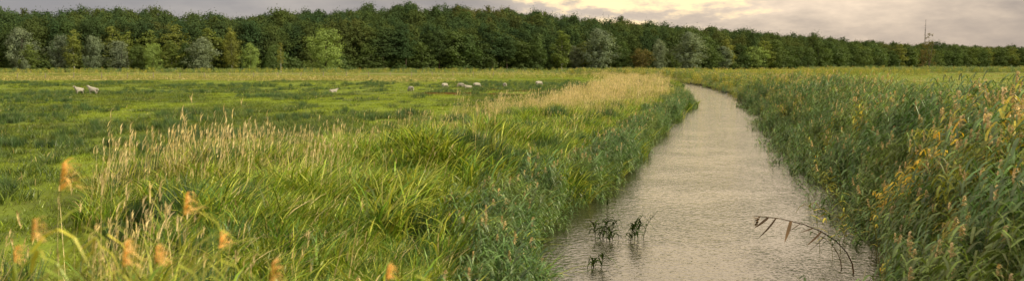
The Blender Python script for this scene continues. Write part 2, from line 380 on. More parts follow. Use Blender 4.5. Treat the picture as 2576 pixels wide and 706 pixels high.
def scatter(name, label, category, groups):
    P, RT, SC, ID, SRC = [], [], [], [], []
    for x, y, sc, ss, windy, dz in groups:
        n = len(x)
        if not n: continue
        P.append(np.stack([x, y, ground(x, y)+dz], -1))
        wa = windy if isinstance(windy, float) else 0.7
        rz = NR.uniform(-wa, wa, n) if windy else NR.uniform(0, 6.28, n)
        RT.append(np.stack([NR.normal(0, 0.06, n), NR.normal(0, 0.06, n), rz], -1))
        SC.append(np.stack([sc, sc, sc*NR.uniform(0.8, 1.2, n)], -1))
        ID.append(NR.integers(0, len(ss), n)+len(SRC)); SRC += ss
    P = np.concatenate(P); RT = np.concatenate(RT); SC = np.concatenate(SC); ID = np.concatenate(ID)
    me = bpy.data.meshes.new(name); me.vertices.add(len(P)); me.vertices.foreach_set("co", P.astype(np.float32).ravel())
    a = me.attributes.new("rot", 'FLOAT_VECTOR', 'POINT'); a.data.foreach_set("vector", RT.astype(np.float32).ravel())
    a = me.attributes.new("scl", 'FLOAT_VECTOR', 'POINT'); a.data.foreach_set("vector", SC.astype(np.float32).ravel())
    a = me.attributes.new("sid", 'INT', 'POINT'); a.data.foreach_set("value", ID.astype(np.int32))
    ob = link(bpy.data.objects.new(name, me))
    ng = bpy.data.node_groups.new(name+"_nodes", 'GeometryNodeTree')
    ng.interface.new_socket("Geometry", in_out='INPUT', socket_type='NodeSocketGeometry')
    ng.interface.new_socket("Geometry", in_out='OUTPUT', socket_type='NodeSocketGeometry')
    gi = ng.nodes.new('NodeGroupInput'); go = ng.nodes.new('NodeGroupOutput'); L = ng.links
    def attr(nm, ty):
        n = ng.nodes.new('GeometryNodeInputNamedAttribute'); n.data_type = ty; n.inputs['Name'].default_value = nm
        return n.outputs[0]
    rot = attr("rot", 'FLOAT_VECTOR'); scl = attr("scl", 'FLOAT_VECTOR'); sid = attr("sid", 'INT')
    er = ng.nodes.new('FunctionNodeEulerToRotation'); L.new(rot, er.inputs[0])
    jn = ng.nodes.new('GeometryNodeJoinGeometry')
    for k, s in enumerate(SRC):
        oi = ng.nodes.new('GeometryNodeObjectInfo'); oi.inputs['Object'].default_value = s; oi.inputs['As Instance'].default_value = True
        cp = ng.nodes.new('FunctionNodeCompare'); cp.data_type = 'INT'; cp.operation = 'EQUAL'
        ii = [q for q in cp.inputs if q.type == 'INT']
        L.new(sid, ii[0]); ii[1].default_value = k
        ip = ng.nodes.new('GeometryNodeInstanceOnPoints')
        L.new(gi.outputs[0], ip.inputs['Points']); L.new(cp.outputs[0], ip.inputs['Selection'])
        L.new(oi.outputs['Geometry'], ip.inputs['Instance']); L.new(er.outputs[0], ip.inputs['Rotation']); L.new(scl, ip.inputs['Scale'])
        L.new(ip.outputs[0], jn.inputs[0])
    L.new(jn.outputs[0], go.inputs[0])
    md = ob.modifiers.new("scatter", 'NODES'); md.node_group = ng
    ob["kind"] = "stuff"; ob["label"] = label; ob["category"] = category
    return ob

def pts(x0, x1, y0, y1, dens, fov=0.66, margin=4):
    n = int(abs(x1-x0)*(y1-y0)*dens)
    x = NR.uniform(x0, x1, n); y = NR.uniform(y0, y1, n)
    k = np.abs(x) < y*fov+margin
    return x[k], y[k]

def edgeL(y):  # outer limit of the tall bank grass
    return np.interp(y, [0, 15, 24, 30, 37, 42, 53, 85, 150, 200, 260], [-4.8, -6.8, -8.8, -8.0, -5.8, -3.4, -1.8, 5, 15.5, 22, 21])

# --- bank grass
G = []
def bank(y0, y1, dens, scale):
    x, y = pts(-14, 34, y0, y1, dens)
    dL = xL(y)-x
    eL = edgeL(y)+3.0*(vnoise(x, y, 2.5, 31)-0.5)*2
    k = (dL > -0.15) & (x > eL) & ((vnoise(x, y, 0.9, 45) > 0.15) | (dL < 1))
    x, y, dL = x[k], y[k], dL[k]
    n1 = vnoise(x, y, 1.5, 41); n2 = vnoise(x, y, 4.0, 42); n3 = vnoise(x, y, 1.1, 46); r = NR.random(len(x))
    far = smooth01((y-38)/40)
    rel = dL/np.maximum(xL(y)-edgeL(y), 2)
    sw = -0.26+0.66*far+0.30*smooth01((rel-0.4)/0.5)+0.75*(n2-0.5)
    sw = np.where(dL < 1.8, sw-0.5, sw)
    isS = r < sw*(0.22+0.38*far)
    isP = (~isS) & (r < sw*1.2+0.20)
    isR = (~isS) & (~isP) & (n1 > 0.76)
    isL = ~(isS | isP | isR)
    isB = isL & (y < 30) & (dL < 7) & (n3 > 0.60)
    isL = isL & ~isB
    hb = (0.48+0.85*n1*(0.6+0.8*n3))*np.where(dL < 0.8, 1.1, 1.0)
    ll = lush if y0 < 32 else lushf
    for mask, ss, wv in ((isS, strawc, 0.8), (isP, pale, 1.1), (isR, rush, 1.1), (isL, ll, 1.5), (isB, broad, 1.5)):
        G.append((x[mask], y[mask], scale*hb[mask]*NR.uniform(0.7, 1.2, mask.sum()), ss, wv, 0.0))
bank(8, 32, 9.5, 1.05)
bank(32, 60, 5.0, 1.0)
bank(60, 110, 3.0, 1.05)
bank(110, 260, 1.6, 1.1)
x, y = pts(-13, 14, 11, 75, 1.1); k = (xL(y)-x > 2) & (x > edgeL(y)-1.5) & (0.5*vnoise(x, y, 2.2, 44)+0.5*NR.random(len(x)) > 0.66)
stalk = [src("stalk_clump%d" % i, clump_stems(5, 0.5, (1.0, 1.6), 0.011), [M_straw, M_straw]) for i in range(3)]
G.append((x[k], y[k], NR.uniform(0.75, 1.1, k.sum()), stalk, 0.7, 0))
y = NR.uniform(9, 100, 1500); x = xL(y)-NR.uniform(-0.3, 0.7, 1500); k = vnoise(y, 0*y, 1.8, 73) > 0.3
G.append((x[k], y[k], NR.uniform(0.35, 0.66, k.sum()), reedg, True, 0))
scatter("bank_grass", "tall windblown grass in green and straw tones along the river", "grass", G)

# --- meadow turf and rushes
G = []
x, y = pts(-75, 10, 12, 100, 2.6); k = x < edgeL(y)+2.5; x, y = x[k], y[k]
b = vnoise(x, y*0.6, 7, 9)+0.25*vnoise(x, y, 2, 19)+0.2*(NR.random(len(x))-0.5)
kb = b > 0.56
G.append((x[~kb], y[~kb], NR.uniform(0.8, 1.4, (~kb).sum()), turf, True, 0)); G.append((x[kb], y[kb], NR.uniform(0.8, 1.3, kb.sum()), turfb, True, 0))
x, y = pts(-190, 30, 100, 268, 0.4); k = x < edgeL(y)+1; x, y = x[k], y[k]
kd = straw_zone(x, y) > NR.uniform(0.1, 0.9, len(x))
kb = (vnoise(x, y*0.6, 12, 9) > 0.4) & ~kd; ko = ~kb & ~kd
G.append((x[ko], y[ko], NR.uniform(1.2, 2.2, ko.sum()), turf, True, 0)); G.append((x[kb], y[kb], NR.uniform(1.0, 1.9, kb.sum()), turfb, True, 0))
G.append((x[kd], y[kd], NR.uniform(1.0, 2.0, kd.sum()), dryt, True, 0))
x, y = pts(18, 230, 30, 300, 0.2); k = x > xR(y)+8; x, y = x[k], y[k]
kd = NR.random(len(x)) < 0.15
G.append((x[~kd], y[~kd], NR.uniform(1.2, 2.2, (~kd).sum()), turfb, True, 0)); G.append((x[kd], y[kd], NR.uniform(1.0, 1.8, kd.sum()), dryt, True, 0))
x, y = pts(-16, 6, 95, 115, 3); k = np.exp(-((x+5)/7)**2-((y-99)/2)**2)+np.exp(-((x-0.5)/4)**2-((y-112)/1.8)**2) > 0.5
G.append((x[k], y[k], NR.uniform(0.6, 1.0, k.sum()), redc, True, 0))
scatter("meadow_turf", "short grazed pasture grass with bright and dull patches", "grass", G)
G = []
x, y = pts(-120, 14, 12, 165, 2.1)
dn = 0.42*vnoise(x, y*0.45, 9, 51)+0.58*vnoise(x, y*0.7, 2.4, 52)
k = (x < edgeL(y)+1) & (dn+0.20*(NR.random(len(x))-0.5) > 0.545-0.03*(y < 60)) & (NR.random(len(x)) < np.clip(1.25-y/190, 0.25, 1))
x, y, dn = x[k], y[k], dn[k]; tall = (dn > 0.63) & (NR.random(len(x)) < 0.55)
G.append((x[~tall], y[~tall], NR.uniform(0.5, 1.4, (~tall).sum()), rushl, True, 0))
G.append((x[tall], y[tall], NR.uniform(0.5, 1.0, tall.sum()), rush, False, 0))
x, y = pts(-220, 25, 200, 300, 0.14)
k = vnoise(x, y, 20, 53) > 0.55
G.append((x[k], y[k], NR.uniform(0.7, 1.2, k.sum()), pale, False, 0))
scatter("meadow_rushes", "dark tussocks of rush scattered over the pasture", "rushes", G)

# --- reed beds
G = []
def reedband(y0, y1, dens, scale, wd):
    x, y = pts(0, 62, y0, y1, dens, 0.70, 3)
    dR = x-xR(y); ww = wd+2.0*(vnoise(x, y, 6, 61)-0.5)*2
    k = (dR > -0.3) & (dR < ww) & (vnoise(x, y, 1.6, 66) > 0.16)
    x, y, dR = x[k], y[k], dR[k]
    near = smooth01((36-y)/16); r = NR.random(len(x)); n2 = vnoise(x, y, 3.0, 62)
    gold = r < (0.00+0.60*near*smooth01((dR-1.2)/2.5)+0.36*smooth01((y-45)/60)*smooth01((dR-1)/3)+0.7*(n2-0.5))
    n3 = vnoise(x, y, 2.1, 67)
    hs = scale*(0.58+0.38*smooth01((dR+0.3)/3.0))*(0.78+0.44*n3)*NR.uniform(0.86, 1.1, len(x))*(1+0.10*near*smooth01((dR-3)/3))
    org = (np.exp(-((x-9.3)**2+(0.7*(y-20.8))**2)/1.6) > r*1.15)
    if y0 < 100:
        G.append((x[gold & ~org], y[gold & ~org], hs[gold & ~org], reedy, True, 0)); G.append((x[~gold & ~org], y[~gold & ~org], hs[~gold & ~org], reedg, True, 0))
        G.append((x[org], y[org], hs[org]*1.2, reedo, True, 0))
    else:
        G.append((x, y, hs, reedf, True, 0))
reedband(7, 35, 5.0, 1.04, 9)
reedband(35, 100, 3.2, 0.90, 7.5)
reedband(100, 300, 0.9, 0.88, 7)
scatter("reed_bed", "dense stand of common reed with tan plumes beside the water", "reeds", G)
G = []
x, y = pts(110, 330, 322, 350, 0.35); G.append((x, y, NR.uniform(0.8, 1.2, len(x)), reedf[:2], True, 0))
x, y = pts(30, 130, 255, 330, 0.12); G.append((x, y, NR.uniform(0.6, 1.0, len(x)), reedf[1:], True, 0))
x, y = pts(-235, 70, 300, 343, 0.22); G.append((x, y, NR.uniform(0.5, 0.95, len(x)), reedf[:2], True, 0))
scatter("distant_reed_belt", "yellowing reed belt along the foot of the wood", "reeds", G)
G = []
y = NR.uniform(13, 90, 650); x = xL(y)+NR.uniform(-0.3, 0.7, 650); k = vnoise(y, y*0, 2.5, 71) > 0.4
G.append((x[k], y[k], NR.uniform(0.5, 0.9, k.sum()), reeds_small, True, 0.1))
y = NR.uniform(13, 90, 1000); x = xR(y)-NR.uniform(-0.3, 1.5, 1000); k = (vnoise(y, y*0, 2.5, 72) > 0.33) & (np.abs(y-17.6) > 1.0)
G.append((x[k], y[k], NR.uniform(0.7, 1.3, k.sum()), reeds_small, True, 0.1))
scatter("shoreline_reed_shoots", "thin reed shoots standing in the shallows at the banks", "reeds", G)

# ------------------------------------------------------------------ individual reeds
def reed_thing(x, y, z, h, lean, d, nleaf, plume, lf_mat, pl_mat, label, leafL=0.45, group=None, stem_mat=None, leafW=0.028, t0=0.3, up=0.9, wind=(1, 0), sw=0.011, drop=0.35, fat=1.0, lreach=0.75, npl=18, vary=0.0):
    V, F, M = [], [], []
    reed(V, F, M, (0, 0, 0), h, d, lean, nleaf, leafL, plume, leafW, t0=t0, up=up, wind=wind, stem_w=sw, drop=drop, fat=fat, lreach=lreach, npl=npl, vary=vary)
    e = link(bpy.data.objects.new("reed_plant", None)); e.location = (x, y, z); e.empty_display_size = 0.2
    e["label"] = label; e["category"] = "reed"
    if group: e["group"] = group
    for k, nm, mt in ((0, "stem", stem_mat or M_stem), (1, "leaves", lf_mat), (2, "plume", pl_mat)):
        fs = [f for f, m in zip(F, M) if m == k]
        if not fs: continue
        used = sorted({i for f in fs for i in f}); mp = {u: i for i, u in enumerate(used)}
        o = link(bpy.data.objects.new(nm, mk_mesh("reed_"+nm, [V[u] for u in used], [tuple(mp[i] for i in f) for f in fs], [mt])))
        o.parent = e
# (x, y, top height, plume length)
fg = [(-2.30, 4.5, 3.04, .19), (-2.30, 4.2, 2.84, .14), (-1.78, 4.0, 2.76, .15), (-1.70, 4.15, 2.70, .11), (-1.87, 5.0, 2.84, .16), (-1.66, 5.0, 2.62, .13), (-2.05, 3.9, 2.60, .11), (-1.12, 4.0, 2.64, .13),
      (-0.58, 4.1, 2.63, .10), (-2.62, 4.6, 2.60, .12), (-2.35, 4.8, 2.6, 0), (-1.5, 4.6, 2.48, 0), (-2.1, 5.2, 2.44, .11), (-2.7, 5.6, 2.5, 0), (-1.95, 4.5, 2.6, 0),
      (-2.2, 4.9, 2.58, 0), (-1.75, 4.6, 2.62, 0), (-1.55, 4.2, 2.62, 0), (-2.5, 5.0, 2.52, 0), (-2.0, 4.2, 2.64, 0), (-1.7, 4.9, 2.55, 0), (-1.45, 4.0, 2.62, 0), (-2.3, 4.1, 2.6, 0)]
for i, (x, y, top, pm_) in enumerate(fg):
    gz_ = float(ground(x, y)); h = (top-gz_)*1.02
    d = rdir(0.8); ln = R.uniform(0.02, 0.08)
    reed_thing(x-d[0]*ln*h, y-d[1]*ln*h, gz_, h-0.5*pm_, ln, d, 14, pm_, M_rgold if i % 4 else M_lite, M_oplume,
               "tall reed with a fluffy golden-tan plume and yellow leaves" if pm_ else "tall reed with long yellow-green leaves", 0.45, "reeds growing on the near bank", t0=0.6, leafW=0.022, fat=2.6, npl=34)
wr_ = [(2.15, 20.9, 0.66, 0.25), (2.25, 20.8, 1.25, 0.06), (2.0, 21.0, 0.55, 0.5), (2.35, 21.0, 0.62, 0.3), (2.3, 20.7, 0.55, 0.5), (2.1, 20.8, 0.55, 0.1), (2.2, 21.0, 0.65, 0.2), (2.4, 20.8, 0.5, 0.4), (2.8, 20.7, 0.5, 0.3), (3.0, 20.9, 0.75, 0.3), (3.15, 21.0, 0.8, 0.4), (2.85, 20.8, 0.6, 0.2), (2.95, 21.1, 0.6, 0.4),
       (1.85, 18.0, 0.45, 0.3), (1.7, 18.1, 0.35, 0.4)]
for (x, y, h, ln) in wr_:
    reed_thing(x, y, -0.78, h, ln, rdir(0.3), 14, 0, M_dgreen, M_plume, "dark broken reed standing in the water", 0.34, "reeds standing in the river", M_dgreen, 0.045, 0.2, 1.2, wind=(0.3, 0), sw=0.016, lreach=0.75, vary=0.3)
reed_thing(6.9, 17.6, -0.75, 1.7, 1.20, (-0.999, 0.0), 9, 0.34, M_dead, M_dead, "withered brown reed bent far out over the water", 0.62, None, M_dead, 0.090, 0.52, -0.80, wind=(-0.9, 0), sw=0.034, drop=0.24, lreach=0.65, fat=1.5, vary=0.2)
reed_thing(6.8, 18.0, -0.75, 1.2, 0.8, (-0.98, 0.1), 7, 0, M_dgreen, M_dead, "thin dark reed leaning over the water", 0.45, None, M_dead, 0.05, 0.3, 0.5, wind=(-0.8, 0), sw=0.022, lreach=0.7, vary=0.2)
reed_thing(6.9, 18.8, -0.75, 1.5, 0.45, (-0.9, 0.1), 12, 0, M_rgold, M_dead, "thin yellowing reed leaning over the water", 0.5, None, M_stem, 0.045, 0.3, 0.6, wind=(-0.3, 0))
reed_thing(6.9, 19.6, -0.75, 1.8, 0.3, (-0.9, 0.1), 12, 0, M_rleaf, M_dead, "thin green reed leaning over the water", 0.5, None, M_stem, 0.045, 0.3, 0.6, wind=(-0.3, 0))
for i in range(22):
    y = 18.3+i*0.6; x = float(xR(y))-R.uniform(0.0, 1.3)
    reed_thing(x, y, -0.75, R.uniform(0.9, 2.0), R.uniform(0.2, 0.6), (-0.95, R.uniform(-.3, .3)), 11, 0.25 if i % 4 == 0 else 0, M_rgold if i % 3 == 0 else M_rleaf, M_plume,
               "leafy green reed leaning out from the bank", 0.45, "loose reeds leaning over the water", None, 0.045, 0.25, 0.8, wind=(-0.3, 0), sw=0.016, vary=0.2)

# ------------------------------------------------------------------ trees
def tube(V, F, M, pts_, rads, mi, seg=6):
    b = len(V)
    for p, r in zip(pts_, rads):
        for k in range(seg):
            a = 2*math.pi*k/seg; V.append((p[0]+r*math.cos(a), p[1]+r*math.sin(a), p[2]))
    for i in range(len(pts_)-1):
        for k in range(seg):
            k2 = (k+1) % seg
            F.append((b+i*seg+k, b+i*seg+k2, b+(i+1)*seg+k2, b+(i+1)*seg+k)); M.append(mi)

def trunk(H, r0, bare, prof, nlimb=9, multi=1):
    V, F, M = [], [], []
    for q in range(multi):
        sx, sy = R.uniform(-.5, .5), R.uniform(-.5, .5)
        a0 = R.uniform(0, 6.28); sp_ = 0.0 if multi == 1 else R.uniform(0.1, 0.22)*H
        path = []
        for i in range(8):
            t = i/7; path.append((sx*math.sin(t*3)*0.8+sp_*t*math.cos(a0), sy*math.sin(t*2.5)*0.8+sp_*t*math.sin(a0), -0.3+H*0.9*t))
        tube(V, F, M, path, [r0*(1-0.9*i/7)*(1.35 if i == 0 else 1) for i in range(8)], 0)
        for j in range(nlimb//multi):
            t = bare+(0.92-bare)*(j+R.random())/(nlimb//multi)
            i = min(int(t*7), 6); f = t*7-i
            p = [path[i][k]*(1-f)+path[i+1][k]*f for k in range(3)]
            a = R.uniform(0, 6.28); ln = prof((t-bare)/(1-bare) if t > bare else 0)*R.uniform(0.6, 0.9)+0.3
            e = (p[0]+ln*math.cos(a), p[1]+ln*math.sin(a), p[2]+ln*R.uniform(0.25, 0.8))
            mid = ((p[0]+e[0])/2, (p[1]+e[1])/2, (p[2]+e[2])/2-0.08*ln)
            tube(V, F, M, [p, mid, e], [r0*0.35*(1-t*0.6), r0*0.22*(1-t*0.6), 0.015], 0, 4)
    return V, F, M

def cr_max(prof): return max(prof(i/10) for i in range(11))
def crown(H, bare, prof, ncl, nlf, cr, leaf, flat=0.75, outward=0.5):
    C = []; mxp = cr_max(prof); ph1, ph2 = R.uniform(0, 6.28), R.uniform(0, 6.28)
    while len(C) < ncl:
        t = R.random()
        pr = prof(t)
        if R.random() > pr/mxp: continue
        a = R.uniform(0, 6.28); rr = pr*(R.random()**outward)
        lump = 1+0.26*math.sin(3*a+ph1)+0.22*math.sin(8*t+a*2+ph2)
        C.append((rr*lump*math.cos(a), rr*lump*math.sin(a), H*(bare+(1-bare)*t)))
    C = np.array(C)
    rs = cr*NR.uniform(0.45, 1.3, ncl)
    o = np.repeat(C, nlf, 0); rr = np.repeat(rs, nlf)
    g = NR.normal(0, 0.5, (len(o), 3))*rr[:, None]; g[:, 2] *= flat
    c = o+g
    n = len(c)
    rad_ = c*np.array([1, 1, 0]); rad_ /= np.maximum(np.linalg.norm(rad_, axis=1)[:, None], 1e-3)
    u0 = g/np.maximum(np.linalg.norm(g, axis=1)[:, None], 1e-3)+0.5*rad_+np.array([0, 0, 0.5])+NR.normal(0, 0.4, (n, 3))
    u0 /= np.linalg.norm(u0, axis=1)[:, None]
    u = np.cross(u0, NR.normal(0, 1, (n, 3))); u /= np.linalg.norm(u, axis=1)[:, None]
    v = np.cross(u0, u)
    s = leaf*NR.uniform(0.5, 1.3, n)[:, None]
    V = np.stack([c-u*s, c-v*s*0.6, c+u*s, c+v*s*0.6], 1).reshape(-1, 3)
    F = np.arange(n*4).reshape(n, 4)
    return V.tolist(), F.tolist(), [0]*n

M_birchbark = solid("birch_bark", (0.50, 0.48, 0.44), (0.20, 0.18, 0.16), 1.2, 0.8, stretch=(1, 1, 2.5))
M_bark = solid("grey_brown_bark", (0.05, 0.042, 0.032), (0.09, 0.075, 0.055), 2, 0.9)
M_pinebark = solid("red_pine_bark", (0.11, 0.075, 0.05), (0.06, 0.045, 0.035), 1.5, 0.9)
tf = dict(trans=0.35, gloss=0.01, wscale=0.05, oscale=0.10, dark=0.72, isl=0.05)
M_birch = foliage("birch_leaves", (0.095, 0.135, 0.030), (0.140, 0.155, 0.034), None, gain=1.25, **tf)
M_willow = foliage("silver_willow_leaves", (0.105, 0.142, 0.090), (0.130, 0.165, 0.102), None, gain=1.25, **tf)
M_broad = foliage("alder_leaves", (0.050, 0.088, 0.026), (0.080, 0.115, 0.030), None, gain=1.2, **tf)
M_light = foliage("fresh_green_leaves", (0.155, 0.22, 0.060), (0.155, 0.22, 0.060), None, gain=1.3, **tf)
M_oak = foliage("rusty_oak_leaves", (0.135, 0.110, 0.034), (0.12, 0.108, 0.034), (0.10, 0.105, 0.030), gain=1.1, **tf)
M_pine = foliage("pine_needles", (0.036, 0.066, 0.029), (0.050, 0.078, 0.030), None, gain=1.18, trans=0.2, gloss=0.0, wscale=0.05, oscale=0.10, dark=0.78, isl=0.05)  # needle green lifted towards blue, haze put into the colour
M_fbroad = foliage("wood_leaves", (0.052, 0.084, 0.029), (0.070, 0.095, 0.031), (0.082, 0.092, 0.031), gain=1.18, trans=0.3, gloss=0.0, wscale=0.02, oscale=0.10, dark=0.75, isl=0.05)  # leaf green slightly bluish, distance haze painted into it

def p_round(w): return lambda t: w*math.sqrt(max(0.02, 1-(1.9*t-0.9)**2))*(1.0)
def p_oval(w): return lambda t: w*max(0.06, math.sin(math.pi*min(1, 0.16+0.80*t))**0.55)
def p_birch(w): return lambda t: w*max(0.05, (math.sin(math.pi*(0.16+0.80*t))**0.7))*(1.0-0.12*t)
def p_pine(w): return lambda t: w*max(0.35, math.sqrt(max(0, 1-((t-0.4)/0.75)**2)))

kinds = {}
def mk_kind(key, nm, H, r0, bare, prof, ncl, nlf, cr, leaf, bark, lmat, nvar=3, multi=1, cat="tree", **kw):
    L = []
    for i in range(nvar):
        tv = trunk(H, r0, bare, prof, 10, multi); cv = crown(H, bare, prof, ncl, nlf, cr, leaf, **kw)
        L.append((mk_mesh(key+"_trunk", *tv[:2], [bark], None, True), mk_mesh(key+"_crown", *cv[:2], [lmat]), H))
    kinds[key] = (nm, L, cat)
mk_kind("birch", "birch_tree", 16, 0.18, 0.14, p_birch(2.9), 90, 42, 1.2, 0.26, M_birchbark, M_birch)
mk_kind("birchs", "birch_tree", 16, 0.18, 0.2, p_birch(2.4), 60, 26, 0.9, 0.22, M_birchbark, M_birch, 1)
mk_kind("willow", "willow_tree", 12, 0.30, 0.03, p_round(4.6), 120, 50, 1.5, 0.27, M_bark, M_willow, 4, 3)
mk_kind("alder", "alder_tree", 15, 0.22, 0.02, p_oval(3.9), 110, 50, 1.6, 0.29, M_bark, M_broad, 5, 1)
mk_kind("light", "lime_tree", 15, 0.25, 0.04, p_oval(5.2), 130, 52, 1.5, 0.27, M_bark, M_light, 2, 1)
mk_kind("oak", "oak_tree", 12, 0.28, 0.08, p_round(4.6), 110, 44, 1.4, 0.27, M_bark, M_oak, 1, 2)
mk_kind("sparse", "poplar_tree", 18, 0.35, 0.10, p_birch(4.2), 55, 26, 1.2, 0.28, M_bark, M_oak, 1, 2)
mk_kind("pine", "pine_tree", 21, 0.22, 0.34, p_pine(3.5), 90, 44, 1.7, 0.30, M_pinebark, M_pine, 4, 1, flat=0.7)

def plant(key, x, y, h, ws, label, group="trees at the edge of the wood", v=None):
    nm, L, cat = kinds[key]; tm, cm, H = L[R.randrange(len(L)) if v is None else v]
    e = link(bpy.data.objects.new(nm, None)); e.location = (x, y, float(ground(x, y))-0.1)
    s = h/H; e.scale = (s*ws, s*ws, s); e.rotation_euler = (0, 0, R.uniform(0, 6.28))
    e["label"] = label; e["category"] = cat; e["group"] = group
    for n2, m_ in (("trunk", tm), ("crown", cm)):
        o = link(bpy.data.objects.new(n2, m_)); o.parent = e
LB = {"birch": "slender birch with pale trunk and yellow-green leaves", "birchs": "small thin birch with a white trunk", "willow": "rounded silver-grey willow at the wood's edge",
      "alder": "dark green alder at the foot of the wood", "light": "full light-green leafy tree in front of dark pines", "oak": "low oak with olive-brown autumn leaves",
      "sparse": "tall thin half-bare poplar with brown-orange leaves", "pine": "dark pine with a bare reddish trunk"}
spec = [("willow", -189.9, 345, 16.8, 0.85), ("birch", -184, 340, 10.5, 1.6), ("willow", -179, 327, 5, 0.8), ("willow", -174.5, 345, 14, 0.85), ("birch", -167.2, 340, 16.5, 1.0),
        ("willow", -161.3, 343, 13.6, 0.8), ("willow", -152.8, 346, 12, 0.9), ("alder", -146, 347, 11, 1.0), ("light", -139, 345, 11.5, 0.9), ("birch", -132.7, 347, 12.4, 1.6), ("alder", -126.5, 347, 11, 1.2),
        ("willow", -118.8, 342, 13, 1.1), ("birch", -108.8, 345, 17.0, 0.75), ("light", -100.3, 342, 11.2, 0.9), ("alder", -94, 350, 10.5, 1.0), ("birchs", -87, 335, 11.5, 0.9), ("light", -73, 350, 17.2, 1.2),
        ("birch", -162, 362, 18.5, 1.5), ("birch", -148, 364, 17, 1.5), ("birch", -137, 362, 19, 1.5), ("birch", -124, 364, 17.5, 1.5), ("birch", -115, 366, 16, 1.3), ("birch", -155, 360, 16, 1.4),
        ("alder", 12, 425, 17.5, 1.0), ("birch", 23.8, 428, 18.8, 1.4), ("willow", 42, 432, 19.4, 1.15), ("oak", 64, 440, 11.3, 1.1), ("willow", 74, 448, 15, 0.7), ("willow", 90, 452, 18.5, 1.15), ("alder", 55, 445, 14, 1), ("willow", 30, 440, 12, 1.0),
        ("sparse", 234, 500, 20.0, 0.9), ("sparse", 231.5, 502, 14, 0.9), ("alder", 205, 520, 13, 1.3)]
for k, x, y, h, ws in spec: plant(k, x, y, h, ws, LB[k])
cx_ = -262.0
while cx_ < 540:
    step = R.uniform(4.0, 8.0)*(1.0 if cx_ < 120 else 1.3)
    cx_ += step
    if any(abs(cx_-s[1]) < 5 and s[2] > 330 for s in spec if s[0] != "sparse") and cx_ < 100: continue
    r = R.random(); y = float(front(cx_))-R.uniform(0, 6)
    if cx_ < -65: k, h = ("alder", R.uniform(8, 14)) if r < .75 else (("pine", R.uniform(17, 20)) if r < 0.92 else ("willow", R.uniform(8, 11)))
    elif cx_ < 8: k, h = ("pine", R.uniform(16, 20)) if r < .3 else (("alder", R.uniform(11, 18)) if r < .96 else ("birch", R.uniform(15, 18)))
    elif cx_ < 120: k, h = ("alder", R.uniform(12, 18)) if r < .75 else (("birch", R.uniform(13, 17)) if r < .9 else ("willow", R.uniform(10, 14)))
    else: k, h = ("birch", R.uniform(14, 18)) if r < .2 else (("alder", R.uniform(13, 18)) if r < .97 else ("light", R.uniform(11, 14)))
    plant(k, cx_, y, h, R.uniform(1.3, 1.9), LB[k])

# wood mass behind
def fsrc(name, H, r0, bare, prof, ncl, nlf, cr, leaf, bark, lmat, **kw):
    a = trunk(H, r0, bare, prof, 5); b = crown(H, bare, prof, ncl, nlf, cr, leaf, **kw)
    b = (b[0], b[1], [1]*len(b[1]))
    V, F, M = merge(a, ([tuple(v) for v in b[0]], [tuple(f) for f in b[1]], b[2]))
    return src(name, (V, F, M), [bark, lmat])
fp = [fsrc("wood_pine%d" % i, 20, 0.2, 0.30, p_pine(3.6), 80, 42, 2.0, 0.36, M_pinebark, M_pine, flat=0.75) for i in range(5)]
fb = [fsrc("wood_broadleaf%d" % i, 18, 0.22, 0.06, p_oval(4.8), 85, 46, 2.2, 0.38, M_bark, M_fbroad) for i in range(5)]
xs, ys = [], []
for row in range(18):
    ax = np.arange(-330, 620, 4.2)
    xs.append(ax+NR.uniform(-2.2, 2.2, len(ax))); ys.append(front(xs[-1])+5+row*5.8+NR.uniform(-3, 3, len(ax)))
xs = np.concatenate(xs); ys = np.concatenate(ys); k = np.abs(xs) < ys*0.64+10; xs, ys = xs[k], ys[k]
pb = np.interp(xs, [-200, -100, -60, 10, 60, 200, 500], [0.45, 0.45, 0.5, 0.55, 0.7, 0.85, 0.9]) + 0.5*(vnoise(xs, ys, 25, 81)-0.5)
isb = NR.random(len(xs)) < pb
hp = NR.uniform(0.88, 1.02, len(xs))*(0.94+0.14*vnoise(xs, ys, 12, 82))
hp = hp*np.interp(xs, [-200, 100, 250, 400], [1, 1, 0.92, 0.82])
scatter("pine_wood", "dense dark wood of pines and leaf trees on a low rise", "wood",
        [(xs[isb], ys[isb], hp[isb]*1.05, fb, False, -0.2), (xs[~isb], ys[~isb], hp[~isb], fp, False, -0.2)])
us = [src("undergrowth%d" % i, (lambda c: (c[0], c[1], c[2]))(crown(5, 0.0, p_round(3.2), 50, 36, 1.3, 0.32)), [M_broad]) for i in range(3)]
x = NR.uniform(-300, 560, 1300); y = front(x)+NR.uniform(-1, 24, 1300)
scatter("wood_undergrowth", "dark bushes under the first trees of the wood", "bushes", [(x, y, NR.uniform(0.6, 1.6, 1300), us, False, -0.2)])

